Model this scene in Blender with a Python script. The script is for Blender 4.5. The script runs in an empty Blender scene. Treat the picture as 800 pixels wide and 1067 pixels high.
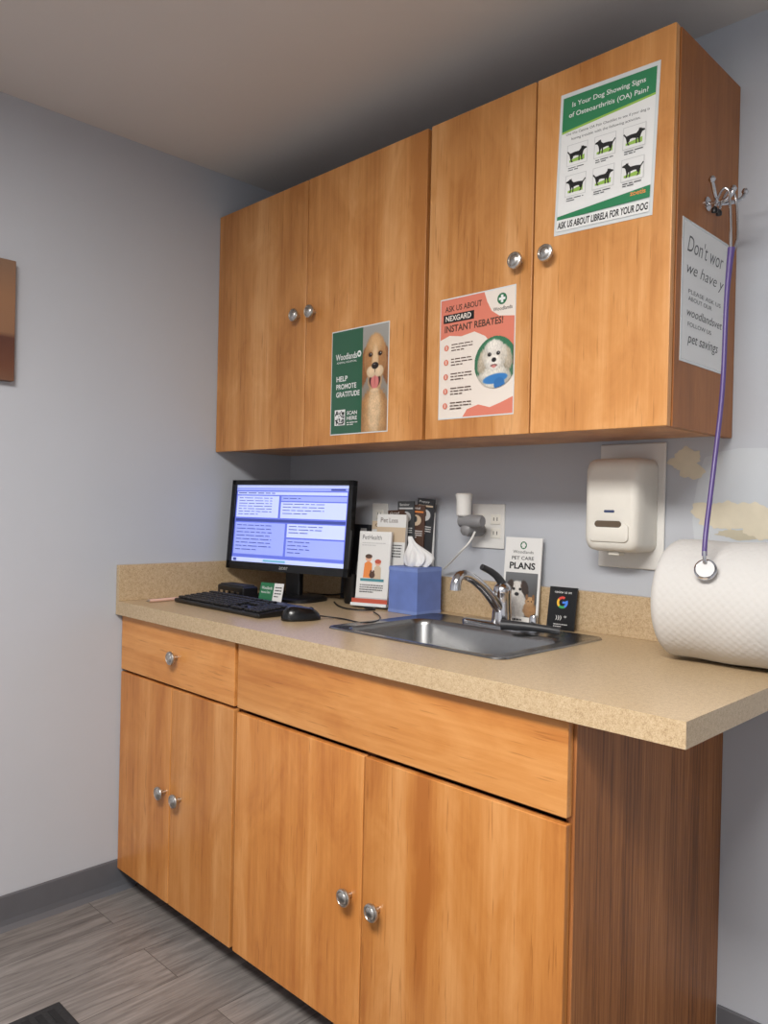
import bpy, bmesh, math, random
from mathutils import Matrix, Vector, noise as mnoise
random.seed(4)
S=bpy.context.scene
S.view_settings.view_transform='Standard'
S.view_settings.look='None'
COL=S.collection

# ------------------------------------------------------------ helpers
def lin(c):
    c=c/255.0
    return c/12.92 if c<=0.04045 else ((c+0.055)/1.055)**2.4
def rgb(t): return (lin(t[0]),lin(t[1]),lin(t[2]),1.0)
MATS={}
def mat(name,c,rough=.5,metal=0.0,spec=.5,vary=0.0,vscale=20,emit=None,trans=0,bump=0,coat=0):
    if name in MATS: return MATS[name]
    m=bpy.data.materials.new(name); m.use_nodes=True
    nt=m.node_tree; b=nt.nodes['Principled BSDF']
    b.inputs['Base Color'].default_value=rgb(c); b.inputs['Roughness'].default_value=rough
    b.inputs['Metallic'].default_value=metal; b.inputs['Specular IOR Level'].default_value=spec
    if coat: b.inputs['Coat Weight'].default_value=coat; b.inputs['Coat Roughness'].default_value=.08
    if trans: b.inputs['Transmission Weight'].default_value=trans
    if emit:
        b.inputs['Emission Color'].default_value=rgb(c); b.inputs['Emission Strength'].default_value=emit
    if vary or bump:
        tc=nt.nodes.new('ShaderNodeTexCoord'); n=nt.nodes.new('ShaderNodeTexNoise')
        n.inputs['Scale'].default_value=vscale; n.inputs['Detail'].default_value=5
        nt.links.new(tc.outputs['Object'],n.inputs['Vector'])
        if vary:
            r=nt.nodes.new('ShaderNodeValToRGB'); r.color_ramp.elements[0].position=.3; r.color_ramp.elements[1].position=.7
            a=rgb(c); r.color_ramp.elements[0].color=(a[0]*(1-vary),a[1]*(1-vary),a[2]*(1-vary),1)
            r.color_ramp.elements[1].color=(min(1,a[0]*(1+vary)),min(1,a[1]*(1+vary)),min(1,a[2]*(1+vary)),1)
            nt.links.new(n.outputs['Fac'],r.inputs['Fac']); nt.links.new(r.outputs['Color'],b.inputs['Base Color'])
        if bump:
            bp=nt.nodes.new('ShaderNodeBump'); bp.inputs['Strength'].default_value=bump; bp.inputs['Distance'].default_value=.002
            nt.links.new(n.outputs['Fac'],bp.inputs['Height']); nt.links.new(bp.outputs['Normal'],b.inputs['Normal'])
    MATS[name]=m; return m

def wood(name,dark,mid,light,axis='z',rough=.34,oak=False):
    m=bpy.data.materials.new(name); m.use_nodes=True; nt=m.node_tree; N=nt.nodes; L=nt.links
    b=N['Principled BSDF']; b.inputs['Roughness'].default_value=rough
    b.inputs['Specular IOR Level'].default_value=.45
    tc=N.new('ShaderNodeTexCoord'); oi=N.new('ShaderNodeObjectInfo')
    mul=N.new('ShaderNodeMath'); mul.operation='MULTIPLY'; mul.inputs[1].default_value=17.0
    L.new(oi.outputs['Random'],mul.inputs[0])
    add=N.new('ShaderNodeVectorMath'); add.operation='ADD'
    L.new(tc.outputs['Object'],add.inputs[0]); L.new(mul.outputs[0],add.inputs[1])
    def noise(s,along,detail,rgh=.6,dist=0):
        k=N.new('ShaderNodeMapping'); sc=[s,s,s]; sc[{'x':0,'y':1,'z':2}[axis]]=along
        k.inputs['Scale'].default_value=sc; L.new(add.outputs[0],k.inputs['Vector'])
        n=N.new('ShaderNodeTexNoise'); n.inputs['Scale'].default_value=1; n.inputs['Detail'].default_value=detail
        n.inputs['Roughness'].default_value=rgh; n.inputs['Distortion'].default_value=dist
        L.new(k.outputs[0],n.inputs['Vector']); return n.outputs['Fac']
    fine=noise(150 if oak else 85,3 if oak else 2.6,6,.7)
    band=noise(10,.3,2,.5,.2)
    figure=noise(10,3.8,4,.6,1.0)
    ws=[(fine,1.4 if oak else .5),(band,.4 if oak else 1.1),(figure,.15 if oak else .62)]
    prev=None
    for o,wgt in ws:
        a=N.new('ShaderNodeMath'); a.operation='MULTIPLY_ADD'; a.inputs[1].default_value=wgt
        L.new(o,a.inputs[0])
        if prev is None: a.inputs[2].default_value=.5-.5*sum(w for _,w in ws)
        else: L.new(prev,a.inputs[2])
        prev=a.outputs[0]
    r2=N.new('ShaderNodeValToRGB'); e=r2.color_ramp.elements; e[0].position=.26;e[0].color=rgb(dark); e[1].position=.76;e[1].color=rgb(light)
    mm=e.new(.5); mm.color=rgb(mid)
    L.new(prev,r2.inputs['Fac'])
    fl=noise(160,9,2,.5)
    fr=N.new('ShaderNodeValToRGB'); q=fr.color_ramp.elements; q[0].position=.28; q[0].color=(.72,.66,.6,1); q[1].position=.36; q[1].color=(1,1,1,1)
    L.new(fl,fr.inputs['Fac'])
    mx=N.new('ShaderNodeMixRGB'); mx.blend_type='MULTIPLY'; mx.inputs['Fac'].default_value=.8
    L.new(r2.outputs['Color'],mx.inputs[1]); L.new(fr.outputs['Color'],mx.inputs[2])
    hv=N.new('ShaderNodeHueSaturation'); vv=N.new('ShaderNodeMath'); vv.operation='MULTIPLY_ADD'; vv.inputs[1].default_value=.14 if not oak else 0; vv.inputs[2].default_value=.93 if not oak else 1
    L.new(oi.outputs['Random'],vv.inputs[0]); L.new(vv.outputs[0],hv.inputs['Value']); L.new(mx.outputs[0],hv.inputs['Color'])
    L.new(hv.outputs[0],b.inputs['Base Color'])
    bp=N.new('ShaderNodeBump'); bp.inputs['Strength'].default_value=.06; bp.inputs['Distance'].default_value=.001
    L.new(fine,bp.inputs['Height']); L.new(bp.outputs['Normal'],b.inputs['Normal'])
    return m

def empty(name,M=None,parent=None):
    e=bpy.data.objects.new(name,None); e.empty_display_size=.05; COL.objects.link(e)
    if parent: e.parent=parent
    if M is not None: e.matrix_local=M
    return e
def link(name,me,parent=None,mats=()):
    o=bpy.data.objects.new(name,me); COL.objects.link(o)
    for m in mats: me.materials.append(m)
    if parent: o.parent=parent
    return o
def bevel(o,w,seg=2):
    if w:
        m=o.modifiers.new('Bevel','BEVEL'); m.width=w; m.segments=seg; m.limit_method='ANGLE'; m.angle_limit=.6
        for p in o.data.polygons: p.use_smooth=True
        w2=o.modifiers.new('WN','WEIGHTED_NORMAL'); w2.keep_sharp=True
def boxes(name,L,m,parent=None,bev=0,seg=2):
    V=[];F=[]
    for (x0,x1,y0,y1,z0,z1) in L:
        n=len(V)
        V+=[(x0,y0,z0),(x1,y0,z0),(x1,y1,z0),(x0,y1,z0),(x0,y0,z1),(x1,y0,z1),(x1,y1,z1),(x0,y1,z1)]
        F+=[tuple(n+i for i in f) for f in [(0,3,2,1),(4,5,6,7),(0,1,5,4),(1,2,6,5),(2,3,7,6),(3,0,4,7)]]
    me=bpy.data.meshes.new(name); me.from_pydata(V,[],F); o=link(name,me,parent,[m]); bevel(o,bev,seg); return o
def box(name,x0,x1,y0,y1,z0,z1,m,parent=None,bev=0,seg=2): return boxes(name,[(x0,x1,y0,y1,z0,z1)],m,parent,bev,seg)
def lathe(name,prof,M,m,parent=None,n=32,smooth=True):
    V=[];F=[]
    for (r,z) in prof:
        for i in range(n):
            a=2*math.pi*i/n; V.append(M@Vector((r*math.cos(a),r*math.sin(a),z)))
    for k in range(len(prof)-1):
        for i in range(n):
            j=(i+1)%n; F.append((k*n+i,k*n+j,(k+1)*n+j,(k+1)*n+i))
    if prof[0][0]>1e-6: F.append(tuple(reversed(range(n))))
    if prof[-1][0]>1e-6: F.append(tuple((len(prof)-1)*n+i for i in range(n)))
    me=bpy.data.meshes.new(name); me.from_pydata([tuple(v) for v in V],[],F)
    bm=bmesh.new(); bm.from_mesh(me); bmesh.ops.remove_doubles(bm,verts=bm.verts,dist=1e-6); bmesh.ops.recalc_face_normals(bm,faces=bm.faces); bm.to_mesh(me); bm.free()
    o=link(name,me,parent,[m])
    if smooth:
        for p in me.polygons: p.use_smooth=True
        es=o.modifiers.new('ES','EDGE_SPLIT'); es.split_angle=.7
    return o
def tube(name,pts,r,m,parent=None,radii=None,smooth=True,cyc=False):
    cu=bpy.data.curves.new(name,'CURVE'); cu.dimensions='3D'; cu.bevel_depth=r; cu.bevel_resolution=4; cu.resolution_u=10; cu.use_fill_caps=True
    sp=cu.splines.new('NURBS' if smooth else 'POLY'); sp.points.add(len(pts)-1)
    for i,p in enumerate(pts):
        sp.points[i].co=(p[0],p[1],p[2],1); sp.points[i].radius=radii[i] if radii else 1
    if smooth: sp.order_u=min(4,len(pts)); sp.use_endpoint_u=True
    tmp=bpy.data.objects.new(name+'_t',cu); COL.objects.link(tmp)
    dg=bpy.context.evaluated_depsgraph_get(); me=bpy.data.meshes.new_from_object(tmp.evaluated_get(dg))
    bpy.data.objects.remove(tmp); me.name=name; me.materials.clear()
    for p in me.polygons: p.use_smooth=True
    return link(name,me,parent,[m])
def text(name,s,x,y,w,h,m,parent,z=.001,bold=.0,shear=0,rot=0,anchor='l'):
    cu=bpy.data.curves.new(name,'FONT'); cu.body=s; cu.offset=bold; cu.shear=shear; cu.resolution_u=3
    tmp=bpy.data.objects.new(name+'_t',cu); COL.objects.link(tmp)
    dg=bpy.context.evaluated_depsgraph_get(); me=bpy.data.meshes.new_from_object(tmp.evaluated_get(dg)); bpy.data.objects.remove(tmp)
    xs=[v.co.x for v in me.vertices]; ys=[v.co.y for v in me.vertices]
    if not xs: return
    sx=w/(max(xs)-min(xs)); sy=h/(max(ys)-min(ys)); x0=min(xs); y0=min(ys)
    c,s_=math.cos(rot),math.sin(rot)
    for v in me.vertices:
        a=(v.co.x-x0)*sx; b=(v.co.y-y0)*sy
        if anchor=='c': a-=w/2
        v.co=(x+a*c-b*s_,y+a*s_+b*c,z)
    me.materials.clear(); return link(name,me,parent,[m])
def photo_mat():
    if 'photo_print' in MATS: return MATS['photo_print']
    m=bpy.data.materials.new('photo_print'); m.use_nodes=True; nt=m.node_tree
    a=nt.nodes.new('ShaderNodeVertexColor'); a.layer_name='Col'; b=nt.nodes['Principled BSDF']
    b.inputs['Roughness'].default_value=.3; b.inputs['Coat Weight'].default_value=.4; b.inputs['Coat Roughness'].default_value=.08
    nt.links.new(a.outputs['Color'],b.inputs['Base Color']); MATS['photo_print']=m; return m
class Canvas:
    """printed sheet: flat polygons layered on a thin sheet, normalised u,v (v down)"""
    def __init__(s,name,W,H,parent): s.n=name;s.W=W;s.H=H;s.p=parent;s.V=[];s.F=[];s.MI=[];s.M=[];s.z=.0006
    def xy(s,u,v): return ((u-.5)*s.W,(.5-v)*s.H)
    def poly(s,pts,m):
        s.z+=.00003; n=len(s.V)
        P=[s.xy(u,v) for u,v in pts]
        A=sum(P[i][0]*P[(i+1)%len(P)][1]-P[(i+1)%len(P)][0]*P[i][1] for i in range(len(P)))
        if A<0: P.reverse()
        s.V+=[(a,b,s.z) for a,b in P]; s.F.append(tuple(range(n,n+len(P))))
        if m not in s.M: s.M.append(m)
        s.MI.append(s.M.index(m))
    def rect(s,u0,v0,u1,v1,m): s.poly([(u0,v0),(u1,v0),(u1,v1),(u0,v1)],m)
    def ell(s,u,v,ru,rv,m,rot=0,n=24,clip=None,fur=0):
        pts=[]
        if fur: n=64
        rr=random.Random(int((u+v)*1000))
        for i in range(n):
            a=2*math.pi*i/n; k=1+(fur*(rr.random()*.6+(.8 if i%2 else -.2)) if fur else 0)
            x=ru*s.W*math.cos(a)*k; y=rv*s.H*math.sin(a)*k
            X=x*math.cos(rot)-y*math.sin(rot); Y=x*math.sin(rot)+y*math.cos(rot)
            q=(u+X/s.W,v+Y/s.H)
            if clip: q=(min(max(q[0],clip[0]),clip[2]),min(max(q[1],clip[1]),clip[3]))
            pts.append(q)
        s.poly(pts,m)
    def t(s,st,u,v,wu,hv,m,bold=.0,rot=0,shear=0):
        x,y=s.xy(u,v+hv); s.z+=.00003
        text(s.n+'_text',st,x,y,wu*s.W,hv*s.H,m,s.p,z=s.z+.0001,bold=bold,rot=rot,shear=shear)
    def lines(s,u0,v0,u1,dv,n,th,m,seed=0):
        r=random.Random(seed)
        for i in range(n):
            e=u1 if i<n-1 else u0+(u1-u0)*.6
            u=u0
            while u<e-.01:
                w=min(r.uniform(.03,.09),e-u); s.rect(u,v0+i*dv,u+w,v0+i*dv+th,m); u+=w+.012
    def photo(s,u0,v0,u1,v1,nx,bg0,bg1,blobs,mask=None):
        """soft printed picture: coordinates x in 0..1 across the width, y in widths down"""
        s.z+=.00012; wm=(u1-u0)*s.W; hm=(v1-v0)*s.H; asp=hm/wm; ny=int(nx*asp)
        V=[];C=[];F=[]
        for j in range(ny+1):
            for i in range(nx+1):
                x=i/nx; y=asp*j/ny; t=j/ny
                c=[bg0[k]*(1-t)+bg1[k]*t for k in range(3)]
                n1=mnoise.noise((x*55,y*22,1.3)); n2=mnoise.noise((x*28,y*12,7.1)); n3=mnoise.noise((x*5,y*5,3.3))
                for (cx,cy,rx,ry,rot,col,soft,fur) in blobs:
                    dx,dy=x-cx,y-cy; ca,sa=math.cos(rot),math.sin(rot)
                    X=(dx*ca+dy*sa)/rx; Y=(-dx*sa+dy*ca)/ry
                    d=math.sqrt(X*X+Y*Y)+fur*(n1*.6+n2*.8)
                    a=min(1,max(0,(1-d)/soft+.5)); a=a*a*(3-2*a)
                    if a<=0: continue
                    sh=1+fur*(n1*.9+n3*.5)-.10*max(0,Y)*(1 if fur else 0)-.10*min(1,X*X)*(1 if fur else 0)
                    for k in range(3): c[k]=c[k]*(1-a)+min(255,col[k]*sh)*a
                px,py=s.xy(u0+(u1-u0)*x,v0+(v1-v0)*t)
                V.append((px,py,s.z)); C.append(rgb(c))
        for j in range(ny):
            for i in range(nx):
                if mask and not mask((i+.5)/nx,asp*(j+.5)/ny): continue
                a=j*(nx+1)+i; F.append((a,a+nx+1,a+nx+2,a+1))
        me=bpy.data.meshes.new(s.n+'_photo'); me.from_pydata(V,[],F)
        at=me.color_attributes.new('Col','FLOAT_COLOR','POINT')
        for i,cc in enumerate(C): at.data[i].color=cc
        link(s.n+'_photo',me,s.p,[photo_mat()])
    def done(s):
        me=bpy.data.meshes.new(s.n+'_print'); me.from_pydata(s.V,[],s.F)
        o=link(s.n+'_print',me,s.p,s.M)
        for i,p in enumerate(me.polygons): p.material_index=s.MI[i]
        return o
def T(x,y,z): return Matrix.Translation((x,y,z))
def R(a,ax): return Matrix.Rotation(a,4,ax)
FRONT=R(math.pi/2,'X')
SIDE=R(math.pi/2,'Z')@R(math.pi/2,'X')

# ------------------------------------------------------------ key dims
DU,ZB,ZT,XU=.329,1.400,2.202,1.611
DC,XC,ZC,TH=.679,1.814,.914,.042
DB,XB=.659,1.608
H=2.354
RX,RY=3.5,-3.3

# ------------------------------------------------------------ materials
maple=wood('maple_veneer_vertical',(180,118,62),(203,142,82),(222,166,110),'z',.31)
maple_lo=wood('maple_veneer_lower',(178,108,50),(201,133,68),(219,156,94),'z',.31)
maple_h=wood('maple_veneer_horizontal',(180,110,52),(204,137,72),(221,159,96),'x',.31)
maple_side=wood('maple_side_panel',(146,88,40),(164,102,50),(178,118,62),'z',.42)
oak_side=wood('oak_laminate_side',(116,70,36),(158,100,54),(184,124,74),'z',.5,oak=True)
kick_gap_dk=mat('toe_kick_gap_shade',(96,54,26),.5,vary=.15,vscale=60)  # dark brown of the toe kicks; on carcasses, shade painted into the door gaps
nickel=mat('brushed_nickel',(200,196,190),.28,1.0)
chrome=mat('chrome',(205,205,208),.14,1.0)
steel=mat('stainless_steel',(156,156,156),.26,1.0,vary=.05,vscale=90)
blackpl=mat('black_plastic',(18,18,20),.38,vary=.1,vscale=60)
darkgrey=mat('dark_grey_plastic',(48,49,52),.45,vary=.1,vscale=50)
white=mat('white_plastic',(222,221,217),.35,vary=.02,vscale=30)
ivory=mat('ivory_plastic',(224,221,212),.4,vary=.02,vscale=30)
paper=mat('paper_white',(226,226,224),.45)
wallm=mat('wall_paint',(184,188,195),.55,spec=.3,vary=.015,vscale=3,bump=.08)
ceilm=mat('ceiling_paint',(216,211,206),.8,spec=.2,vary=.012,vscale=4)
basem=mat('vinyl_baseboard',(92,93,98),.5,vary=.06,vscale=10)

def floor_mat():
    m=bpy.data.materials.new('grey_wood_plank_floor'); m.use_nodes=True; nt=m.node_tree;N=nt.nodes;L=nt.links
    b=N['Principled BSDF']; b.inputs['Roughness'].default_value=.42
    tc=N.new('ShaderNodeTexCoord'); mp=N.new('ShaderNodeMapping'); mp.inputs['Rotation'].default_value=(0,0,math.pi/2)
    L.new(tc.outputs['Object'],mp.inputs['Vector'])
    br=N.new('ShaderNodeTexBrick'); br.inputs['Scale'].default_value=1; br.inputs['Brick Width'].default_value=1.2; br.inputs['Row Height'].default_value=.178
    br.inputs['Mortar Size'].default_value=.0011; br.inputs['Mortar Smooth'].default_value=.5; br.inputs['Color1'].default_value=(.55,.55,.55,1); br.inputs['Color2'].default_value=(.9,.9,.9,1); br.inputs['Mortar'].default_value=(.4,.4,.4,1); br.offset=.37
    L.new(mp.outputs[0],br.inputs['Vector'])
    m2=N.new('ShaderNodeMapping'); m2.inputs['Scale'].default_value=(40,3.0,1); L.new(tc.outputs['Object'],m2.inputs['Vector'])
    n=N.new('ShaderNodeTexNoise'); n.inputs['Scale'].default_value=1; n.inputs['Detail'].default_value=9; n.inputs['Roughness'].default_value=.7; n.inputs['Distortion'].default_value=1.2
    sep=N.new('ShaderNodeVectorMath'); sep.operation='MULTIPLY_ADD'; sep.inputs[1].default_value=(9,9,9)
    L.new(br.outputs['Color'],sep.inputs[0]); L.new(m2.outputs[0],sep.inputs[2]); L.new(sep.outputs[0],n.inputs['Vector'])
    r=N.new('ShaderNodeValToRGB'); e=r.color_ramp.elements; e[0].position=.28; e[0].color=rgb((88,83,81)); e[1].position=.70; e[1].color=rgb((160,154,150))
    L.new(n.outputs['Fac'],r.inputs['Fac'])
    mx=N.new('ShaderNodeMixRGB'); mx.blend_type='MULTIPLY'; mx.inputs['Fac'].default_value=.35
    L.new(r.outputs[0],mx.inputs[1]); L.new(br.outputs['Color'],mx.inputs[2])
    m3=N.new('ShaderNodeMixRGB'); m3.inputs[2].default_value=rgb((64,60,58)); L.new(br.outputs['Fac'],m3.inputs['Fac']); L.new(mx.outputs[0],m3.inputs[1])
    L.new(m3.outputs[0],b.inputs['Base Color'])
    return m
def laminate():
    m=bpy.data.materials.new('speckled_laminate'); m.use_nodes=True; nt=m.node_tree;N=nt.nodes;L=nt.links
    b=N['Principled BSDF']; b.inputs['Roughness'].default_value=.3
    tc=N.new('ShaderNodeTexCoord')
    n=N.new('ShaderNodeTexNoise'); n.inputs['Scale'].default_value=420; n.inputs['Detail'].default_value=3; n.inputs['Roughness'].default_value=.6
    n2=N.new('ShaderNodeTexNoise'); n2.inputs['Scale'].default_value=130; n2.inputs['Detail'].default_value=2
    L.new(tc.outputs['Object'],n.inputs['Vector']); L.new(tc.outputs['Object'],n2.inputs['Vector'])
    r=N.new('ShaderNodeValToRGB'); e=r.color_ramp.elements; e[0].position=.28; e[0].color=rgb((146,118,86)); e[1].position=.74; e[1].color=rgb((212,192,160))
    x=e.new(.48); x.color=rgb((188,163,128))
    mixf=N.new('ShaderNodeMixRGB'); mixf.inputs['Fac'].default_value=.3
    L.new(n.outputs['Fac'],mixf.inputs[1]); L.new(n2.outputs['Fac'],mixf.inputs[2])
    L.new(mixf.outputs[0],r.inputs['Fac']); L.new(r.outputs[0],b.inputs['Base Color'])
    return m
floorm=floor_mat(); lam=laminate()

# ------------------------------------------------------------ room
box('floor',-.1,RX+.1,RY-.1,.1,-.1,0,floorm)
box('ceiling',-.1,RX+.1,RY-.1,.1,H,H+.1,ceilm)
box('wall_back',-.1,RX+.1,0,.1,0,H,wallm)
box('wall_left',-.1,0,RY,0,0,H,wallm)
box('wall_right',RX,RX+.1,RY,0,0,H,wallm)
box('wall_front',-.1,RX+.1,RY-.1,RY,0,H,wallm)
def baseboard(name,p0,p1,nrm):
    prof=[(0,0),(.016,0),(.013,.004),(.007,.014),(.005,.03),(.005,.096),(.003,.1),(0,.1)]
    V=[];F=[];n=len(prof)
    for p in (p0,p1):
        for d,z in prof: V.append((p[0]+nrm[0]*d,p[1]+nrm[1]*d,z))
    for i in range(n-1): F.append((i,i+1,n+i+1,n+i))
    F.append(tuple(range(n)));F.append(tuple(reversed(range(n,2*n))))
    me=bpy.data.meshes.new(name); me.from_pydata(V,[],F)
    bm=bmesh.new(); bm.from_mesh(me); bmesh.ops.recalc_face_normals(bm,faces=bm.faces); bm.to_mesh(me); bm.free()
    return link(name,me,None,[basem])
baseboard('baseboard_left',(0.0005,-.60),(0.0005,RY),(1,0))
baseboard('baseboard_back',(XB+.003,-.0005),(RX,-.0005),(0,-1))

# peeled paint on the back wall
def blob(name,cx,cz,rx,rz,m,y,seed,parent=None,jag=.35,n=72,sq=1.0):
    r=random.Random(seed); ph=[r.uniform(0,6.28) for _ in range(6)]
    V=[(cx,y,cz)]
    for i in range(n):
        a=2*math.pi*i/n
        k=1+jag*(.4*math.sin(2*a+ph[0])+.3*math.sin(3*a+ph[1])+.2*math.sin(5*a+ph[2])+.15*math.sin(9*a+ph[3])+.1*math.sin(17*a+ph[4]))
        ca,sa=math.cos(a),math.sin(a)
        ca=math.copysign(abs(ca)**sq,ca); sa=math.copysign(abs(sa)**sq,sa)
        V.append((cx+rx*k*ca,y,cz+rz*k*sa))
    me=bpy.data.meshes.new(name); me.from_pydata(V,[],[(0,1+(i+1)%n,1+i) for i in range(n)]); return link(name,me,parent,[m])
pp=empty('peeled_paint_patches')
halo=mat('primer_patch',(194,199,204),.6,vary=.015,vscale=8)
bare=mat('bare_drywall',(214,205,183),.8,vary=.05,vscale=25)
bare2=mat('bare_drywall_edge',(190,182,160),.8,vary=.05,vscale=25)
blob('primer_1',1.70,1.255,.165,.125,halo,-.0006,3,pp,.10,sq=.45)
blob('bare_1',1.508,1.345,.042,.032,bare,-.0012,5,pp,.5)
blob('bare_2',1.585,1.225,.052,.036,bare,-.0014,8,pp,.45)
blob('bare_3',1.665,1.212,.060,.040,bare,-.0016,12,pp,.45)
blob('bare_4',1.63,1.180,.05,.010,bare2,-.0013,19,pp,.4)

# ------------------------------------------------------------ knobs
KP=[(0.006,0),(0.006,.013),(.010,.016),(.0182,.019),(.0196,.023),(.0182,.0265),(.0145,.028),(.0135,.0268),(.0122,.0285),(.006,.0308),(0,.0313)]
def knob(x,z,yf,parent): lathe('knob',KP,T(x,yf,z)@FRONT,nickel,parent,28)

# ------------------------------------------------------------ upper cabinets
def upper(x0,x1,doors,knobs,last=False):
    e=empty('upper_cabinet')
    xe=x1-(.019 if last else .001)
    box('carcass',x0+.001,xe,-.309,-.001,ZB+.022,ZT-.004,kick_gap_dk,e)
    box('bottom_panel',x0+.001,xe,-.309,-.001,ZB+.006,ZB+.0215,maple,e)
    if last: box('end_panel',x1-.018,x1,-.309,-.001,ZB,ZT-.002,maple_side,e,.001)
    for a,b in doors: box('door',a,b,-DU,-.311,ZB,ZT,maple,e,.0018)
    for k in knobs: knob(k,1.797,-DU,e)
    return e
upper(0,.957,[(.003,.4725),(.4765,.952)],[.441,.514])
upper(.957,XU,[(.964,1.280),(1.284,1.6085)],[1.247,1.329],True)

# ------------------------------------------------------------ base cabinets
b1=empty('base_cabinet')
box('carcass',.001,.626,-.638,-.001,.085,ZC-TH-.001,kick_gap_dk,b1)
box('toe_kick',.001,.626,-.58,-.56,0,.085,kick_gap_dk,b1)
box('drawer_front',.004,.618,-DB,-.640,.700,.866,maple_h,b1,.002)
box('door',.004,.308,-DB,-.640,.072,.692,maple_lo,b1,.002)
box('door',.312,.618,-DB,-.640,.072,.692,maple_lo,b1,.002)
knob(.335,.785,-DB,b1); knob(.284,.389,-DB,b1); knob(.366,.389,-DB,b1)
b2=empty('base_cabinet')
boxes('carcass',[(.628,.646,-.638,-.001,.085,ZC-TH-.001),(.646,1.59,-.638,-.001,.085,.103),(.646,1.59,-.012,-.001,.103,ZC-TH-.001),(.646,1.59,-.638,-.62,.69,.872-.001),(.646,1.59,-.638,-.62,.103,.13),(1.09,1.12,-.638,-.62,.13,.69)],kick_gap_dk,b2)
box('end_panel',1.590,XB,-.640,-.001,0,ZC-TH-.001,oak_side,b2,.001)
box('toe_kick',.628,1.589,-.58,-.56,0,.085,kick_gap_dk,b2)
box('false_drawer_front',.632,1.602,-DB,-.641,.700,.866,maple_h,b2,.002)
box('door',.632,1.104,-DB,-.641,.072,.688,maple_lo,b2,.002)
box('door',1.108,1.602,-DB,-.641,.072,.688,maple_lo,b2,.002)
knob(1.072,.378,-DB,b2); knob(1.158,.378,-DB,b2)

# ------------------------------------------------------------ countertop
ct=empty('countertop')
SX0,SX1,SY0,SY1=.815,1.345,-.505,-.095
boxes('slab',[(.001,SX0,-DC,-.001,ZC-TH,ZC),(SX1,XC,-DC,-.001,ZC-TH,ZC),(SX0,SX1,-DC,SY0,ZC-TH,ZC),(SX0,SX1,SY1,-.001,ZC-TH,ZC)],lam,ct)
box('backsplash_back',.021,XC,-.020,-.001,ZC,1.018,lam,ct,.001)
box('backsplash_left',.001,.020,-DC,-.001,ZC,1.026,lam,ct,.001)

# ------------------------------------------------------------ sink
def rrect(cx,cy,hx,hy,r,z,k=8):
    P=[]
    for (sx,sy,a0) in [(1,1,0),(-1,1,90),(-1,-1,180),(1,-1,270)]:
        for i in range(k+1):
            a=math.radians(a0+90*i/k) if k else math.radians(a0+45)
            P.append((cx+sx*(hx-r)+r*math.cos(a),cy+sy*(hy-r)+r*math.sin(a),z))
    return P
def loft(name,loops,m,parent,cap_end=True,cap_start=False,smooth=True):
    V=[];F=[];n=len(loops[0])
    for l in loops: V+=l
    for k in range(len(loops)-1):
        for i in range(n):
            j=(i+1)%n; F.append((k*n+i,k*n+j,(k+1)*n+j,(k+1)*n+i))
    if cap_end: F.append(tuple((len(loops)-1)*n+i for i in range(n)))
    if cap_start: F.append(tuple(reversed(range(n))))
    me=bpy.data.meshes.new(name); me.from_pydata(V,[],F); o=link(name,me,parent,[m])
    bm=bmesh.new(); bm.from_mesh(me); bmesh.ops.recalc_face_normals(bm,faces=bm.faces); bm.to_mesh(me); bm.free()
    if smooth:
        for p in me.polygons: p.use_smooth=True
        es=o.modifiers.new('ES','EDGE_SPLIT'); es.split_angle=.75
    return o
sk=empty('sink')
cx,cy=1.078,-.300
bx,by=1.078,-.342
loft('basin',[rrect(cx,cy,.278,.215,.03,ZC+.0005),rrect(cx,cy,.276,.213,.03,ZC+.004),rrect(cx,cy,.270,.207,.026,ZC+.0045),
  rrect(cx,cy,.266,.203,.024,ZC+.0025),rrect(bx,by,.238,.152,.05,ZC+.0025),rrect(bx,by,.234,.148,.048,ZC-.002),rrect(bx,by,.230,.144,.046,ZC-.012),
  rrect(bx,by,.222,.136,.046,ZC-.13),rrect(bx,by,.215,.129,.046,ZC-.15),rrect(bx,by,.200,.114,.046,ZC-.16),rrect(bx,by,.04,.04,.0399,ZC-.165)],steel,sk,cap_end=True)
lathe('drain',[(.045,0),(.045,.003),(.034,.004),(.03,.001),(0,.0005)],T(bx,by,ZC-.1655),chrome,sk)
# faucet
fa=empty('faucet'); fx,fy=1.082,-.142; fz=ZC+.003
loft('deck_plate',[rrect(fx,fy,.125,.027,.0269,fz),rrect(fx,fy,.125,.027,.0269,fz+.008),rrect(fx,fy,.119,.021,.0209,fz+.013)],chrome,fa,True)
lathe('body',[(.027,0),(.026,.02),(.0235,.05),(.023,.078),(.024,.082),(.022,.095),(.014,.104),(0,.107)],T(fx,fy,fz+.01),chrome,fa)
tube('spout',[(fx,fy-.01,fz+.045),(fx,fy-.05,fz+.085),(fx+.002,fy-.11,fz+.125),(fx+.004,fy-.16,fz+.145),(fx+.005,fy-.19,fz+.145),(fx+.005,fy-.2,fz+.125),(fx+.005,fy-.2,fz+.108)],.0125,chrome,fa,radii=[1.25,1.1,1,1,1,1,1.1])
tube('lever',[(fx,fy,fz+.108),(fx-.004,fy-.008,fz+.13),(fx-.01,fy-.03,fz+.145),(fx-.02,fy-.065,fz+.158)],.008,darkgrey,fa,radii=[1.5,1.3,1.1,1])
lathe('side_cap',[(.012,0),(.012,.02),(.009,.028),(0,.03)],T(fx+.1,fy,fz+.012),chrome,fa)
sp=empty('sink_sprayer')
tube('sprayer_body',[(1.14,-.225,.936),(1.185,-.20,.937),(1.235,-.178,.934),(1.27,-.16,.929)],.011,darkgrey,sp,radii=[1.2,1,.9,.8])

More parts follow.
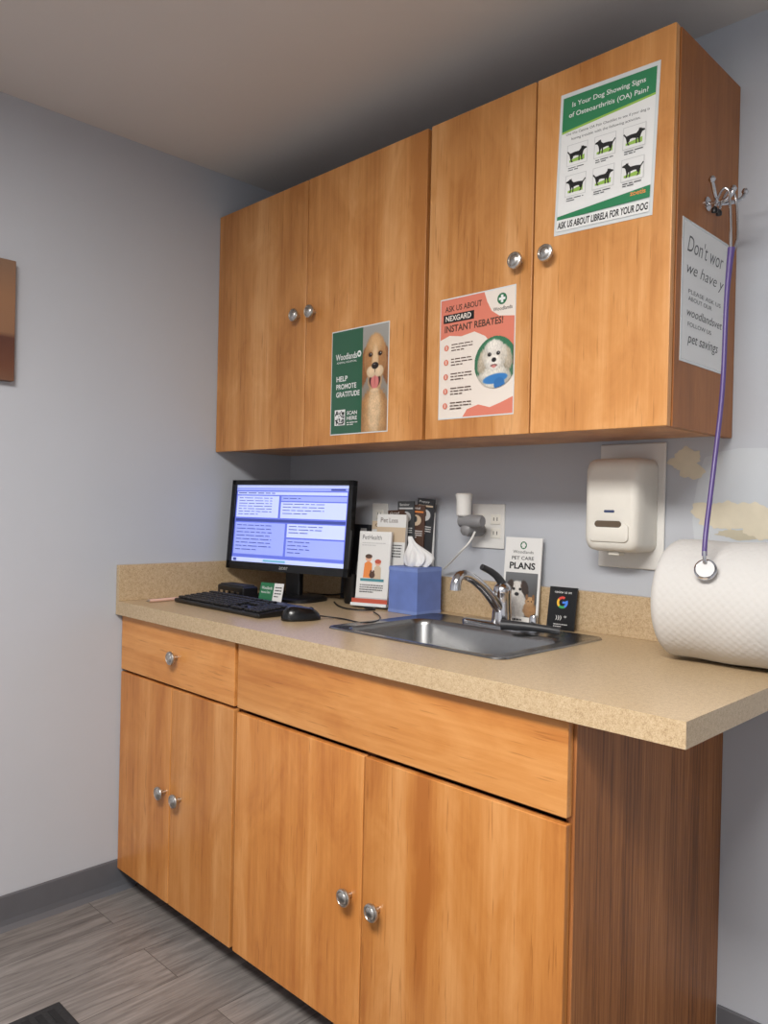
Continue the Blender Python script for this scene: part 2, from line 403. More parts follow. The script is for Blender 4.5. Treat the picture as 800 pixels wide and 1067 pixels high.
# ------------------------------------------------------------ soap dispenser
sd=empty('soap_dispenser')
box('back_plate',1.283,1.458,-.008,-.001,1.085,1.397,white,sd,.004,3)
def sdloop(y,x0,x1,z0,z1,r):
    return [(q[0],y,q[1]) for q in rrect((x0+x1)/2,(z0+z1)/2,(x1-x0)/2,(z1-z0)/2,r,0,6)]
loft('housing',[sdloop(-.009,1.300,1.440,1.128,1.356,.022),sdloop(-.07,1.300,1.440,1.128,1.356,.022),sdloop(-.098,1.301,1.439,1.131,1.354,.024),sdloop(-.107,1.304,1.436,1.135,1.348,.026),sdloop(-.113,1.310,1.430,1.143,1.339,.026),sdloop(-.115,1.318,1.422,1.152,1.330,.026)],ivory,sd)
loft('push_bar',[sdloop(-.1145,1.318,1.422,1.152,1.198,.012),sdloop(-.119,1.319,1.421,1.154,1.197,.012),sdloop(-.121,1.324,1.416,1.159,1.192,.011)],ivory,sd)
loft('level_window',[sdloop(-.1205,1.335,1.405,1.188,1.204,.0079),sdloop(-.1225,1.336,1.404,1.189,1.203,.0069)],mat('smoked_window',(96,82,66),.2),sd)
loft('badge',[sdloop(-.1145,1.356,1.384,1.223,1.230,.003),sdloop(-.1165,1.357,1.383,1.224,1.229,.002)],mat('badge_blue',(60,72,110),.4),sd)
box('nozzle',1.355,1.385,-.09,-.06,1.120,1.130,ivory,sd,.003)

# ------------------------------------------------------------ outlets and plug adapter
def outlet(x0,x1,z0,z1,gangs):
    e=empty('power_outlet'); box('cover_plate',x0,x1,-.006,-.0005,z0,z1,white,e,.002)
    w=(x1-x0)/gangs
    for g in range(gangs):
        c=x0+w*(g+.5)
        for dz in (-.02,.02):
            zc=(z0+z1)/2+dz
            box('receptacle',c-.017,c+.017,-.0085,-.006,zc-.014,zc+.014,ivory,e,.002)
            for dx in (-.006,.006): box('slot',c+dx-.0012,c+dx+.0012,-.0088,-.0084,zc-.004,zc+.006,blackpl,e)
    return e
outlet(.868,.984,1.112,1.240,2)
outlet(.447,.518,1.124,1.236,1)
pa=empty('plug_in_charger')
grey=mat('mid_grey_plastic',(128,128,130),.45,vary=.05)
lathe('plug_block',[(.012,0),(.019,.004),(.020,.05),(.017,.075),(.008,.082),(0,.083)],T(.905,-.055,1.165)@R(math.radians(90),'X')@T(0,0,-.046),grey,pa)
lathe('white_cap',[(.017,0),(.021,.004),(.022,.045),(.025,.062),(.021,.066),(0,.066)],T(.892,-.075,1.203),white,pa)
lathe('grey_barrel',[(.012,0),(.018,.003),(.018,.075),(.014,.08),(0,.08)],T(.880,-.075,1.19)@R(math.pi/2,'Y'),grey,pa)
tube('cord',[(.93,-.07,1.16),(.93,-.09,1.13),(.91,-.10,1.11),(.87,-.08,1.085),(.82,-.05,1.06),(.79,-.035,1.045)],.003,white,pa)

# ------------------------------------------------------------ paper towel roll
pt=empty('paper_towel_roll')
def towel():
    r0=.1265; xa,xb=1.556,1.812; yc,zc=-.163,ZC+r0+.0025
    nt_,nx=300,110
    V=[];F=[]
    rim=.022
    rows=[]
    for i in range(9):
        a=math.pi/2*i/8; rows.append((xa+rim-rim*math.cos(a),r0-rim+rim*math.sin(a),0))
    for i in range(1,nx): 
        t=i/nx; rows.append((xa+rim+(xb-xa-2*rim)*t,r0,1))
    for i in range(9):
        a=math.pi/2*(1-i/8); rows.append((xb-rim+rim*math.cos(a),r0-rim+rim*math.sin(a),0))
    rows=[(xa+.004,.022,0),(xa+.003,.03,0),(xa,.06,0)]+rows+[(xb,.06,0),(xb-.003,.03,0),(xb-.004,.022,0)]
    for (x,r,q) in rows:
        for j in range(nt_):
            th=2*math.pi*j/nt_; s=th*r0
            d=0
            if r>r0-.008:
                k=2*math.pi/.0185
                kk=round(r0*k)/r0
                d=-.0006*(1-abs(math.sin((kk*s+k*x)/2))**.5)-.0006*(1-abs(math.sin((kk*s-k*x)/2))**.5)
                d+=.0012*math.sin(45*x+3*th)
            rr=r+d; V.append((x,yc+rr*math.cos(th),zc+rr*math.sin(th)))
    for k in range(len(rows)-1):
        for j in range(nt_):
            jj=(j+1)%nt_; F.append((k*nt_+j,k*nt_+jj,(k+1)*nt_+jj,(k+1)*nt_+j))
    me=bpy.data.meshes.new('towel_layers'); me.from_pydata(V,[],F)
    bm=bmesh.new(); bm.from_mesh(me); bmesh.ops.recalc_face_normals(bm,faces=bm.faces); bm.to_mesh(me); bm.free()
    for p in me.polygons: p.use_smooth=True
    link('towel_layers',me,pt,[mat('paper_towel',(204,202,199),.9,spec=.1,bump=.15,vscale=250)])
    lathe('cardboard_core',[(.0215,0),(.0215,.248),(.019,.248),(.019,0)],T(xa+.004,yc,zc)@R(math.pi/2,'Y'),mat('cardboard',(170,140,105),.85,vary=.08),pt)
towel()

# ------------------------------------------------------------ coat hook + stethoscope
hk=empty('coat_hook')
lathe('mount_plate',[(.015,0),(.015,.003),(.012,.005),(0,.005)],T(XU+.0003,-.170,1.885)@R(math.pi/2,'Y'),chrome,hk)
tube('stem',[(XU+.003,-.170,1.885),(XU+.03,-.170,1.878),(XU+.05,-.171,1.883),(XU+.055,-.171,1.90)],.0045,chrome,hk)
tube('prong_front',[(XU+.02,-.170,1.880),(XU+.035,-.20,1.872),(XU+.040,-.228,1.876),(XU+.040,-.242,1.900)],.0042,chrome,hk)
tube('prong_rear',[(XU+.02,-.170,1.880),(XU+.045,-.14,1.885),(XU+.052,-.115,1.893),(XU+.052,-.10,1.915)],.0042,chrome,hk)
for p in [(XU+.055,-.171,1.903),(XU+.040,-.243,1.904),(XU+.052,-.099,1.919)]:
    lathe('tip',[(0,-.0075),(.0045,-.006),(.0075,0),(.0045,.006),(0,.0075)],T(*p),chrome,hk,16)
st=empty('stethoscope')
purple=mat('purple_tubing',(88,70,128),.35,vary=.05)
tube('ear_tube_left',[(1.672,-.160,1.80),(1.668,-.150,1.875),(1.662,-.157,1.915),(1.645,-.165,1.905),(1.640,-.178,1.86)],.0028,chrome,st)
tube('ear_tube_right',[(1.672,-.190,1.76),(1.668,-.186,1.83),(1.664,-.183,1.88),(1.662,-.183,1.905),(1.645,-.188,1.905),(1.64,-.20,1.86)],.0028,chrome,st)
tube('ear_tube_join',[(1.672,-.160,1.80),(1.670,-.175,1.765),(1.668,-.19,1.745)],.0030,chrome,st)
lathe('ear_tip',[(0,0),(.006,.002),(.0065,.009),(.003,.014),(0,.014)],T(1.64,-.178,1.85),blackpl,st,16)
lathe('ear_tip',[(0,0),(.006,.002),(.0065,.009),(.003,.014),(0,.014)],T(1.64,-.20,1.85),blackpl,st,16)
tube('tubing',[(1.671,-.186,1.775),(1.668,-.196,1.70),(1.669,-.204,1.60),(1.672,-.212,1.48),(1.666,-.226,1.36),(1.668,-.258,1.24),(1.672,-.287,1.17),(1.674,-.290,1.143)],.0050,purple,st,radii=[1.5,1,1,1,1,1,1,1])
CH=T(1.675,-.284,1.114)@R(math.radians(12),'Z')@R(math.radians(66),'X')
lathe('chestpiece',[(0,0),(.018,0),(.0215,.002),(.0215,.006),(.019,.008),(.018,.0075),(0,.0085)],CH,chrome,st,36)
lathe('diaphragm',[(0,.0090),(.0175,.0090),(.0175,.0082),(0,.0082)],CH,mat('diaphragm',(190,190,190),.3),st,36)
tube('chest_stem',[(1.675,-.290,1.13),(1.675,-.292,1.138),(1.674,-.291,1.152)],.0038,chrome,st)

# ------------------------------------------------------------ monitor
mo=empty('computer_monitor',T(.282,-.231,0)@R(math.radians(12.5),'Z'))
pan=empty('panel',T(0,0,1.155)@R(math.radians(-5),'X')@FRONT,mo)
W_,H_=.505,.302
boxes('bezel',[(-W_/2,W_/2,-H_/2,-H_/2+.026,-.02,.004),(-W_/2,W_/2,H_/2-.016,H_/2,-.02,.004),(-W_/2,-W_/2+.016,-H_/2,H_/2,-.02,.004),(W_/2-.016,W_/2,-H_/2,H_/2,-.02,.004),(-W_/2+.003,W_/2-.003,-H_/2+.003,H_/2-.003,-.024,-.006)],mat('glossy_black',(14,14,16),.16),pan)
boxes('back_housing',[(-.17,.17,-.11,.11,-.05,-.024)],blackpl,pan,.02,3)
text('brand_mark','acer',-.018,-H_/2+.008,.036,.009,mat('mark_silver',(170,170,170),.3),pan,z=.0044)
e_bg=mat('screen_blue',(92,106,200),.3,emit=.68); e_wh=mat('screen_white',(184,196,244),.3,emit=.60); e_dk=mat('screen_dark',(62,74,150),.3,emit=.45)
e_pk=mat('screen_lilac',(146,160,232),.3,emit=.60); e_gr=mat('screen_green',(110,170,190),.3,emit=.5)
c=Canvas('screen',W_-.032,H_-.042,empty('display',T(0,.005,-.0055),pan))
c.rect(0,0,1,1,e_bg); c.rect(0,0,1,.035,e_wh); c.rect(0,.04,1,.07,e_pk); c.rect(.01,.085,.98,.125,e_wh)
c.rect(.01,.14,.40,.42,e_wh); c.rect(.42,.14,.98,.20,e_pk); c.rect(.42,.215,.98,.42,e_wh); c.rect(.01,.44,.98,.475,e_dk)
c.rect(.01,.49,.47,.90,e_pk); c.rect(.49,.49,.98,.66,e_wh); c.rect(.49,.68,.98,.90,e_pk); c.rect(0,.945,1,1,e_wh)
c.lines(.02,.098,.6,.03,1,.012,e_dk,6); c.lines(.03,.165,.34,.035,7,.008,e_dk,1); c.lines(.44,.235,.8,.04,4,.008,e_dk,2); c.lines(.44,.163,.7,.05,1,.008,e_dk,3)
c.lines(.03,.52,.36,.045,8,.008,e_dk,4); c.lines(.51,.515,.8,.04,3,.008,e_dk,5); c.lines(.51,.71,.7,.045,4,.008,e_dk,8)
c.rect(.02,.955,.05,.99,e_dk); c.rect(.3,.96,.5,.985,e_gr); c.rect(.85,.045,.97,.065,e_dk)
c.done()
box('neck',-.03,.03,.03,.055,.925,1.10,blackpl,mo,.006)
loft('base',[rrect(0,.02,.12,.085,.06,ZC+.0008),rrect(0,.02,.12,.085,.06,ZC+.010),rrect(0,.02,.112,.077,.055,ZC+.015)],blackpl,mo)

# keyboard
kb=empty('keyboard',T(.357,-.478,ZC+.0008)@R(math.radians(-1),'Z'))
kd=mat('keycap',(30,30,33),.5)
def wedge(name,x0,x1,y0,y1,h0,h1,m,parent,bev):
    V=[(x0,y0,0),(x1,y0,0),(x1,y1,0),(x0,y1,0),(x0,y0,h0),(x1,y0,h0),(x1,y1,h1),(x0,y1,h1)]
    me=bpy.data.meshes.new(name); me.from_pydata(V,[],[(0,3,2,1),(4,5,6,7),(0,1,5,4),(1,2,6,5),(2,3,7,6),(3,0,4,7)])
    o=link(name,me,parent,[m]); bevel(o,bev,2); return o
wedge('case',-.226,.226,-.078,.078,.012,.024,blackpl,kb,.004)
kk=[]
def key(x,y,w,h=.0155):
    z=.0125+(y+.078)/.156*.012; kk.append((x,x+w,y,y+h,z,z+.0065))
for r in range(6):
    y=-.068+r*.0205+(.006 if r==5 else 0)
    if r==0:
        x=-.216
        for w in (.022,.02,.022,.105,.022,.02,.02,.022): key(x,y,w); x+=w+.003
    else:
        x=-.216
        for i in range(15): key(x,y,.0158); x+=.0187
    for i in range(3):
        if r in(0,3,4,5) or (r==1 and i==1): key(.075+i*.0187,y,.0158)
    if r<5:
        for i in range(4): key(.142+i*.0187,y,.0158)
boxes('keys',kk,kd,kb,.0012,1)
# mouse
ms=empty('computer_mouse',T(.662,-.478,ZC+.0008)@R(math.radians(-18),'Z'))
def mouse():
    V=[];F=[];nu,nv=28,12
    for i in range(nv+1):
        ph=math.pi/2*i/nv
        for j in range(nu):
            a=2*math.pi*j/nu; ca,sa=math.cos(a),math.sin(a)
            ex=lambda v,p:math.copysign(abs(v)**p,v)
            x=.031*ex(ca,.75)*math.cos(ph)**.55; y=.055*ex(sa,.8)*math.cos(ph)**.55
            z=.036*math.sin(ph)*(1-.22*(y/.055)) ; V.append((x,y,z))
    for i in range(nv):
        for j in range(nu):
            k=(j+1)%nu; F.append((i*nu+j,i*nu+k,(i+1)*nu+k,(i+1)*nu+j))
    F.append(tuple(reversed(range(nu))))
    me=bpy.data.meshes.new('shell'); me.from_pydata(V,[],F)
    for p in me.polygons: p.use_smooth=True
    link('shell',me,ms,[mat('mouse_black',(16,16,18),.25)])
    lathe('scroll_wheel',[(.009,-.003),(.010,-.001),(.010,.001),(.009,.003)],T(0,.028,.0235)@R(math.pi/2,'Y'),darkgrey,ms,20)
mouse()
tube('cable',[(0,.055,.008),(.0,.085,.003),(.05,.12,.0025),(.12,.11,.0025),(.13,.17,.0025),(.04,.23,.0025),(-.06,.25,.0025)],.002,blackpl,ms)
cb=empty('power_cable')
tube('cable_run',[(.50,-.022,1.15),(.505,-.05,1.14),(.50,-.07,1.08),(.46,-.07,1.0),(.40,-.06,.93),(.30,-.06,.9175),(.2,-.07,.9175)],.0025,blackpl,cb)
tube('cable_run',[(.44,-.16,.9175),(.52,-.22,.9175),(.60,-.25,.9175),(.66,-.20,.9175),(.64,-.16,.9175),(.60,-.18,.9175)],.0025,blackpl,cb)

# business card stand
bc=empty('business_card_stand',T(.352,-.345,ZC+.003)@R(math.radians(14),'Z'))
box('stand_base',-.05,.05,-.02,.02,-.002,.006,blackpl,bc,.002)
cc=empty('card',T(0,0,.035)@R(math.radians(-14),'X')@FRONT,bc)
box('card_stock',-.045,.045,-.029,.029,-.001,.0004,paper,cc)
c=Canvas('card',.09,.058,cc); gr=mat('print_green',(38,110,72),.4); pw=mat('print_white',(230,230,228),.4); bk=mat('print_black',(22,24,24),.4)
c.rect(0,0,.6,1,gr); c.t('Woodlands',.07,.2,.46,.16,pw); c.t('Animal Clinic',.07,.45,.4,.12,pw); c.lines(.66,.2,.95,.16,4,.06,bk,9); c.done()
hb=empty('small_black_device')  # unidentified small black device behind the keyboard; its details are made up
box('device_body',.10,.245,-.375,-.315,ZC+.001,ZC+.045,blackpl,hb,.006,3)
box('device_top',.11,.235,-.368,-.322,ZC+.045,ZC+.049,darkgrey,hb,.001)
boxes('front_details',[(.12+i*.03,.135+i*.03,-.3765,-.374,ZC+.018,ZC+.028) for i in range(4)],nickel,hb)
pn=empty('ballpoint_pen')
tube('barrel',[(.105,-.622,ZC+.006),(.100,-.50,ZC+.006)],.0048,mat('pen_pink',(224,184,166),.4),pn,smooth=False)
tube('tip',[(.105,-.622,ZC+.006),(.1055,-.634,ZC+.006)],.004,nickel,pn,radii=[1,.3],smooth=False)
tube('clicker',[(.100,-.50,ZC+.006),(.0996,-.492,ZC+.006)],.003,nickel,pn,smooth=False)

# cup
cu=empty('pencil_cup')
lathe('cup_wall',[(.026,0),(.028,.004),(.031,.092),(.032,.095),(.029,.095),(.026,.006),(0,.006)],T(.478,-.115,ZC+.0008),blackpl,cu)
for i,(dx,dy,h) in enumerate([(.008,.004,.135),(-.01,.006,.125),(.0,-.008,.13)]):
    tube('pen',[(.478+dx*.4,-.115+dy*.4,ZC+.01),(.478+dx*1.8,-.115+dy*1.8,ZC+h)],.0038,[grey,blackpl,darkgrey][i],cu,smooth=False)

# tissue box
tb=empty('tissue_box',T(.743,-.112,ZC+.0008)); tw,td,thh=.057,.053,.136
blue=mat('tissue_box_blue',(104,126,190),.5,vary=.10,vscale=18); blue2=mat('tissue_box_top',(122,144,202),.5,vary=.08,vscale=18)
box('carton',-tw,tw,-td,td,0,thh,blue,tb,.0015)
boxes('printed_bands',[(-tw-.0004,tw+.0004,-td-.0004,td+.0004,.0,.010),(-tw-.0004,tw+.0004,-td-.0004,td+.0004,thh-.012,thh-.003)],blue2,tb)
loft('opening',[rrect(0,0,.036,.022,.0219,thh+.0003),rrect(0,0,.034,.020,.0199,thh+.0012)],mat('opening_dark',(40,50,80),.6),tb)
def tissue():
    V=[];F=[];n=60;rows=18
    for i in range(rows+1):
        t=i/rows
        for j in range(n):
            a=2*math.pi*j/n
            rad=(.018+.022*math.sin(math.pi*min(1,t*1.25+.05))*(1-t)+.004-.018*t)*(1+(.18+.25*t)*math.sin(3*a+2.6*t)+.16*math.sin(7*a-3*t)+.08*math.sin(13*a+4*t))
            rad=max(rad,.0015)
            x=rad*1.35*math.cos(a)-.014*t+.006*math.sin(4*t); y=rad*.8*math.sin(a)+.006*math.sin(5*t)
            z=thh+.0005+.088*t+.012*t*(1-t)*math.sin(3*a+1)
            V.append((x,y,z))
    for i in range(rows):
        for j in range(n):
            k=(j+1)%n; F.append((i*n+j,i*n+k,(i+1)*n+k,(i+1)*n+j))
    F.append(tuple(rows*n+i for i in range(n)))
    me=bpy.data.meshes.new('tissue'); me.from_pydata(V,[],F)
    for p in me.polygons: p.use_smooth=True
    link('tissue',me,tb,[mat('tissue_paper',(228,228,228),.9,spec=.1)])
tissue()

# ------------------------------------------------------------ brochures
red=mat('print_red',(190,84,62),.45); orange=mat('print_orange',(232,140,70),.45); brown=mat('print_brown',(84,60,48),.45); tan=mat('print_tan',(206,186,160),.45)
teal=mat('print_teal',(70,140,150),.45); skin=mat('print_skin',(226,176,150),.45); lgrey=mat('print_lightgrey',(196,196,196),.45); dgrey=mat('print_darkgrey',(70,72,74),.45)
def sheet(parent,x,y,z0,w,h,yaw,lean,th,m=paper):
    e=empty('brochure',T(x,y,z0)@R(math.radians(yaw),'Z')@R(math.radians(-lean),'X')@FRONT@T(0,h/2,0),parent)
    box('stock',-w/2,w/2,-h/2,h/2,-th,.0005,m,e); return e
acry=mat('clear_acrylic',(225,230,232),.12,spec=.6)
bh=empty('brochure_holder')
e=sheet(bh,.597,-.152,ZC+.004,.108,.232,20,7,.010)
c=Canvas('leaflet',.108,.232,e)
c.rect(0,0,1,.16,pw); c.t('PetHealth',.1,.05,.6,.06,dgrey,.0); c.lines(.1,.15,.85,.03,2,.012,lgrey,3)
c.ell(.34,.36,.10,.045,skin); c.ell(.34,.335,.11,.03,brown); c.poly([(.20,.62),(.22,.43),(.30,.405),(.38,.405),(.46,.43),(.48,.62)],orange)
c.ell(.64,.42,.09,.04,skin); c.ell(.64,.40,.10,.03,red); c.poly([(.52,.64),(.54,.48),(.60,.455),(.68,.455),(.74,.48),(.76,.64)],tan)
c.ell(.48,.58,.09,.045,brown); c.ell(.44,.54,.03,.025,brown); c.ell(.52,.54,.03,.025,brown); c.rect(.12,.63,.86,.665,teal)
c.lines(.12,.71,.85,.03,4,.012,dgrey,4); c.rect(0,.88,1,1,lgrey); c.done()
box('holder_base',-.06,.06,-.115,-.105,-.03,.02,acry,e,.001)
box('pocket_front',-.06,.06,-.115,-.092,.010,.013,red,e,.001)
e=sheet(bh,.618,-.102,ZC+.004,.105,.285,12,4,.012)
c=Canvas('leaflet',.105,.285,e); c.t('Pet',.12,.04,.25,.05,brown); c.t('Loss',.42,.04,.3,.05,brown); c.rect(.0,.14,1,.3,tan); c.lines(.1,.33,.9,.03,6,.012,dgrey,8); c.rect(0,.9,1,1,red); c.done()
e=sheet(bh,.572,-.083,ZC+.004,.095,.262,10,3,.006,paper)
c=Canvas('leaflet',.095,.262,e); c.rect(.0,0,1,.1,tan); c.t('Care',.12,.03,.5,.04,brown); c.rect(.05,.13,.95,.4,lgrey); c.lines(.1,.45,.9,.03,8,.012,dgrey,18); c.done()
lr=empty('leaflet_rack')
for i,(dx,y,rot,h,m1,m2) in enumerate([(-.030,-.0505,3,.300,brown,tan),(-.002,-.0455,1,.328,dgrey,lgrey),(.022,-.0405,-2,.318,brown,orange),(.044,-.0355,-4,.338,darkgrey,tan),(.058,-.0305,-1,.296,pw,lgrey)]):
    e=empty('brochure',T(.645+dx,y,ZC+.002)@FRONT@R(math.radians(rot),'Z')@T(0,h/2,0),lr)
    box('stock',-.035,.035,-h/2,h/2,-.003,.0005,m1,e)
    c=Canvas('leaflet',.070,h,e); c.t(['Grief','Senior','Dental','Puppy','Cats'][i],.12,.02,.6,.022,pw if i<4 else bk); c.rect(.08,.06,.92,.075,m2); c.ell(.5,.15,.30,.05,lgrey if i%2 else tan,fur=.06); c.ell(.45,.14,.12,.03,brown if i%2 else dgrey,fur=.08); c.lines(.1,.25,.9,.02,4,.008,pw if i<4 else dgrey,i); c.done()
bs=empty('leaflet_stand')
e=sheet(bs,.405,-.052,ZC+.002,.1,.25,8,4,.02,mat('dark_folder',(34,36,44),.45))
c=Canvas('leaflet',.1,.25,e); c.rect(.7,.05,.95,.9,lgrey); c.lines(.72,.1,.93,.03,20,.012,dgrey,1); c.done()

def dog(c,u,v,s,m,flip=1):
    P=[(-.5,.02),(-.66,-.18),(-.60,-.22),(-.46,-.06),(-.2,-.10),(.12,-.10),(.24,-.22),(.27,-.36),(.33,-.30),(.38,-.34),(.42,-.28),(.60,-.22),(.62,-.15),(.46,-.10),(.40,.0),(.37,.12),(.34,.26),(.36,.42),(.42,.46),(.29,.46),(.26,.28),(.20,.15),(.17,.30),(.19,.46),(.11,.46),(.10,.16),(-.1,.12),(-.24,.14),(-.26,.24),(-.34,.30),(-.28,.43),(-.22,.46),(-.36,.46),(-.42,.30),(-.46,.16)]
    c.poly([(u+flip*x*s,v+y*s*c.W/c.H) for x,y in P],m)

# plans leaflet
pl=empty('pet_plans_leaflet')
e=sheet(pl,1.072,-.050,ZC+.001,.112,.235,6,5,.004)
c=Canvas('leaflet',.112,.235,e)
c.ell(.5,.09,.09,.045,gr); c.rect(.46,.06,.54,.12,pw); c.rect(.44,.08,.56,.10,pw); c.t('Woodlands',.22,.15,.56,.035,bk)
c.t('PET CARE',.2,.22,.6,.04,bk,.01); c.t('PLANS',.15,.29,.7,.08,bk,.03)
c.photo(.06,.41,.94,.92,70,(110,112,114),(60,60,62),[
 (.38,.95,.34,.42,0,(206,202,196),.2,.12),(.38,.50,.27,.27,0,(216,212,206),.15,.12),(.14,.42,.11,.22,.3,(60,46,38),.3,.12),(.62,.42,.11,.22,-.3,(60,46,38),.3,.12),
 (.28,.46,.045,.04,0,(24,20,20),.4,0),(.48,.46,.045,.04,0,(24,20,20),.4,0),(.38,.60,.07,.05,0,(24,20,20),.3,0),
 (.80,1.0,.20,.22,0,(170,130,90),.2,.12),(.80,.78,.14,.13,0,(190,150,106),.2,.12),(.70,.66,.04,.08,0,(140,100,66),.3,.1),(.90,.66,.04,.08,0,(140,100,66),.3,.1),(.75,.77,.02,.02,0,(20,20,20),.4,0),(.85,.77,.02,.02,0,(20,20,20),.4,0)])
c.lines(.15,.945,.85,.03,1,.02,bk,3)
c.done(); box('easel_leg',-.03,.03,-.115,-.112,-.025,-.004,acry,e)
# small black sign
sg=empty('tabletop_sign')
e=sheet(sg,1.206,-.058,ZC+.001,.078,.112,6,10,.004,blackpl)
c=Canvas('sign',.078,.112,e); sb=mat('sign_black',(14,14,16),.3); c.rect(.03,.02,.97,.98,sb)
for i,(cl,a0) in enumerate([((220,70,60),-2.6),((70,130,230),-.4),((60,160,90),1.0),((240,190,60),2.3)]):
    m=mat('ring_%d'%i,cl,.4); pts=[]
    for k in range(9):
        a=a0+1.5*k/8; pts.append((.5+.2*math.cos(a),.36+.14*math.sin(a)))
    for k in range(8,-1,-1):
        a=a0+1.5*k/8; pts.append((.5+.12*math.cos(a),.36+.085*math.sin(a)))
    c.poly(pts,m)
c.rect(.5,.335,.68,.385,mat('ring_1',(70,130,230)))
c.t('review us on',.2,.09,.6,.06,pw); c.t('))) *',.3,.66,.4,.12,pw); c.lines(.25,.86,.75,.05,2,.02,lgrey,2); c.done()
box('foot',-.03,.03,-.056,-.053,-.03,0,blackpl,e)

# ------------------------------------------------------------ posters
def poster(name,x,z,W,Hh,rot=0,y=-DU,M=None):
    e=empty(name,M if M is not None else T(x,y-.0006,z)@FRONT@R(rot,'Z'))
    box('laminated_sheet',-W/2,W/2,-Hh/2,Hh/2,-.0004,.0005,mat('laminate_sheet',(216,220,220),.12,coat=.5),e)
    return e
G=mat('poster_green',(44,94,70),.3,coat=.4); G2=mat('poster_green2',(44,130,86),.3,coat=.4); lime=mat('poster_lime',(150,190,80),.4); coral=mat('poster_coral',(216,124,102),.35,coat=.4); cream=mat('poster_cream',(230,219,208),.35,coat=.4)
# gratitude
e=poster('gratitude_poster',.7125,1.577,.232,.298)
c=Canvas('gratitude',.232,.298,e)
c.rect(.01,.01,.56,.99,G)
c.photo(.56,.01,.99,.99,100,(158,156,150),(126,116,104),[
 (.50,2.75,.66,1.05,0,(168,122,78),.15,.14),(.50,2.60,.40,.95,0,(196,152,104),.3,.16),(.50,2.35,.24,.70,0,(220,188,148),.5,.16),
 (.07,1.12,.19,.56,.18,(146,96,58),.25,.12),(.93,1.12,.19,.56,-.18,(146,96,58),.25,.12),
 (.50,.92,.43,.68,0,(190,140,90),.12,.08),(.50,.55,.26,.30,0,(212,168,118),.7,.08),(.26,1.02,.14,.30,0,(176,126,80),.6,.1),(.74,1.02,.14,.30,0,(176,126,80),.6,.1),
 (.50,1.00,.13,.45,0,(222,188,146),.6,.06),
 (.31,.80,.095,.070,.1,(120,80,50),.5,0),(.69,.80,.095,.070,-.1,(120,80,50),.5,0),(.31,.81,.062,.052,0,(28,18,14),.3,0),(.69,.81,.062,.052,0,(28,18,14),.3,0),(.33,.79,.014,.012,0,(230,230,230),.6,0),(.71,.79,.014,.012,0,(230,230,230),.6,0),
 (.50,1.52,.27,.30,0,(206,166,124),.2,.08),(.50,1.50,.22,.23,0,(60,30,28),.25,0),(.50,1.56,.155,.21,0,(208,122,118),.2,0),(.50,1.52,.012,.14,0,(170,90,90),.8,0),
 (.35,1.28,.18,.155,.25,(228,200,164),.3,.05),(.65,1.28,.18,.155,-.25,(228,200,164),.3,.05),(.50,1.80,.17,.06,0,(224,194,156),.5,.08),
 (.50,1.12,.135,.095,0,(30,26,26),.2,0),(.47,1.08,.05,.018,0,(110,104,104),.8,0),(.50,1.25,.010,.07,0,(60,44,38),.8,0)])
c.t('Woodlands',.08,.225,.38,.06,pw,.01); c.t('ANIMAL HOSPITAL',.10,.30,.36,.018,pw)
c.ell(.50,.25,.035,.03,pw); c.rect(.485,.24,.515,.262,gr)
c.t('HELP',.10,.44,.20,.05,pw,.02); c.t('PROMOTE',.10,.515,.36,.05,pw,.02); c.t('GRATITUDE',.10,.59,.42,.05,pw,.02)
c.rect(.08,.76,.27,.91,pw)
r=random.Random(2)
for i in range(11):
    for j in range(11):
        if r.random()<.5: c.rect(.09+i*.0155,.772+j*.0118,.09+(i+1)*.0155,.772+(j+1)*.0118,bk)
c.t('SCAN',.31,.78,.18,.035,pw,.02); c.t('HERE',.31,.83,.18,.035,pw,.02); c.lines(.31,.885,.5,.02,2,.008,pw,1)
c.done()
# rebates
e=poster('rebate_poster',1.123,1.5985,.230,.302)
c=Canvas('rebates',.230,.302,e)
c.rect(.01,.01,.99,.99,cream)
c.poly([(.01,.01),(.60,.01),(.64,.09),(.70,.17),(.80,.22),(.99,.24),(.99,.62),(.80,.50),(.62,.36),(.48,.31),(.30,.33),(.14,.31),(.01,.34)],coral)
c.poly([(.34,.99),(.40,.93),(.55,.90),(.70,.93),(.84,.90),(.99,.86),(.99,.99)],coral)
c.t('ASK US ABOUT',.07,.065,.50,.048,brown,.02); c.rect(.05,.135,.47,.205,bk); c.t('NEXGARD',.08,.145,.35,.046,cream,.02); c.t('INSTANT REBATES!',.07,.225,.78,.058,brown,.025)
c.ell(.83,.09,.06,.045,gr); c.rect(.815,.06,.845,.12,pw); c.rect(.79,.08,.87,.10,pw); c.t('Woodlands',.72,.15,.24,.03,bk)
for i in range(5):
    v=.38+i*.12; c.ell(.1,v+.03,.032,.025,coral); c.rect(.095,v+.015,.105,v+.045,cream); c.lines(.17,v+.004,.46,.024,3,.008,brown,20+i)
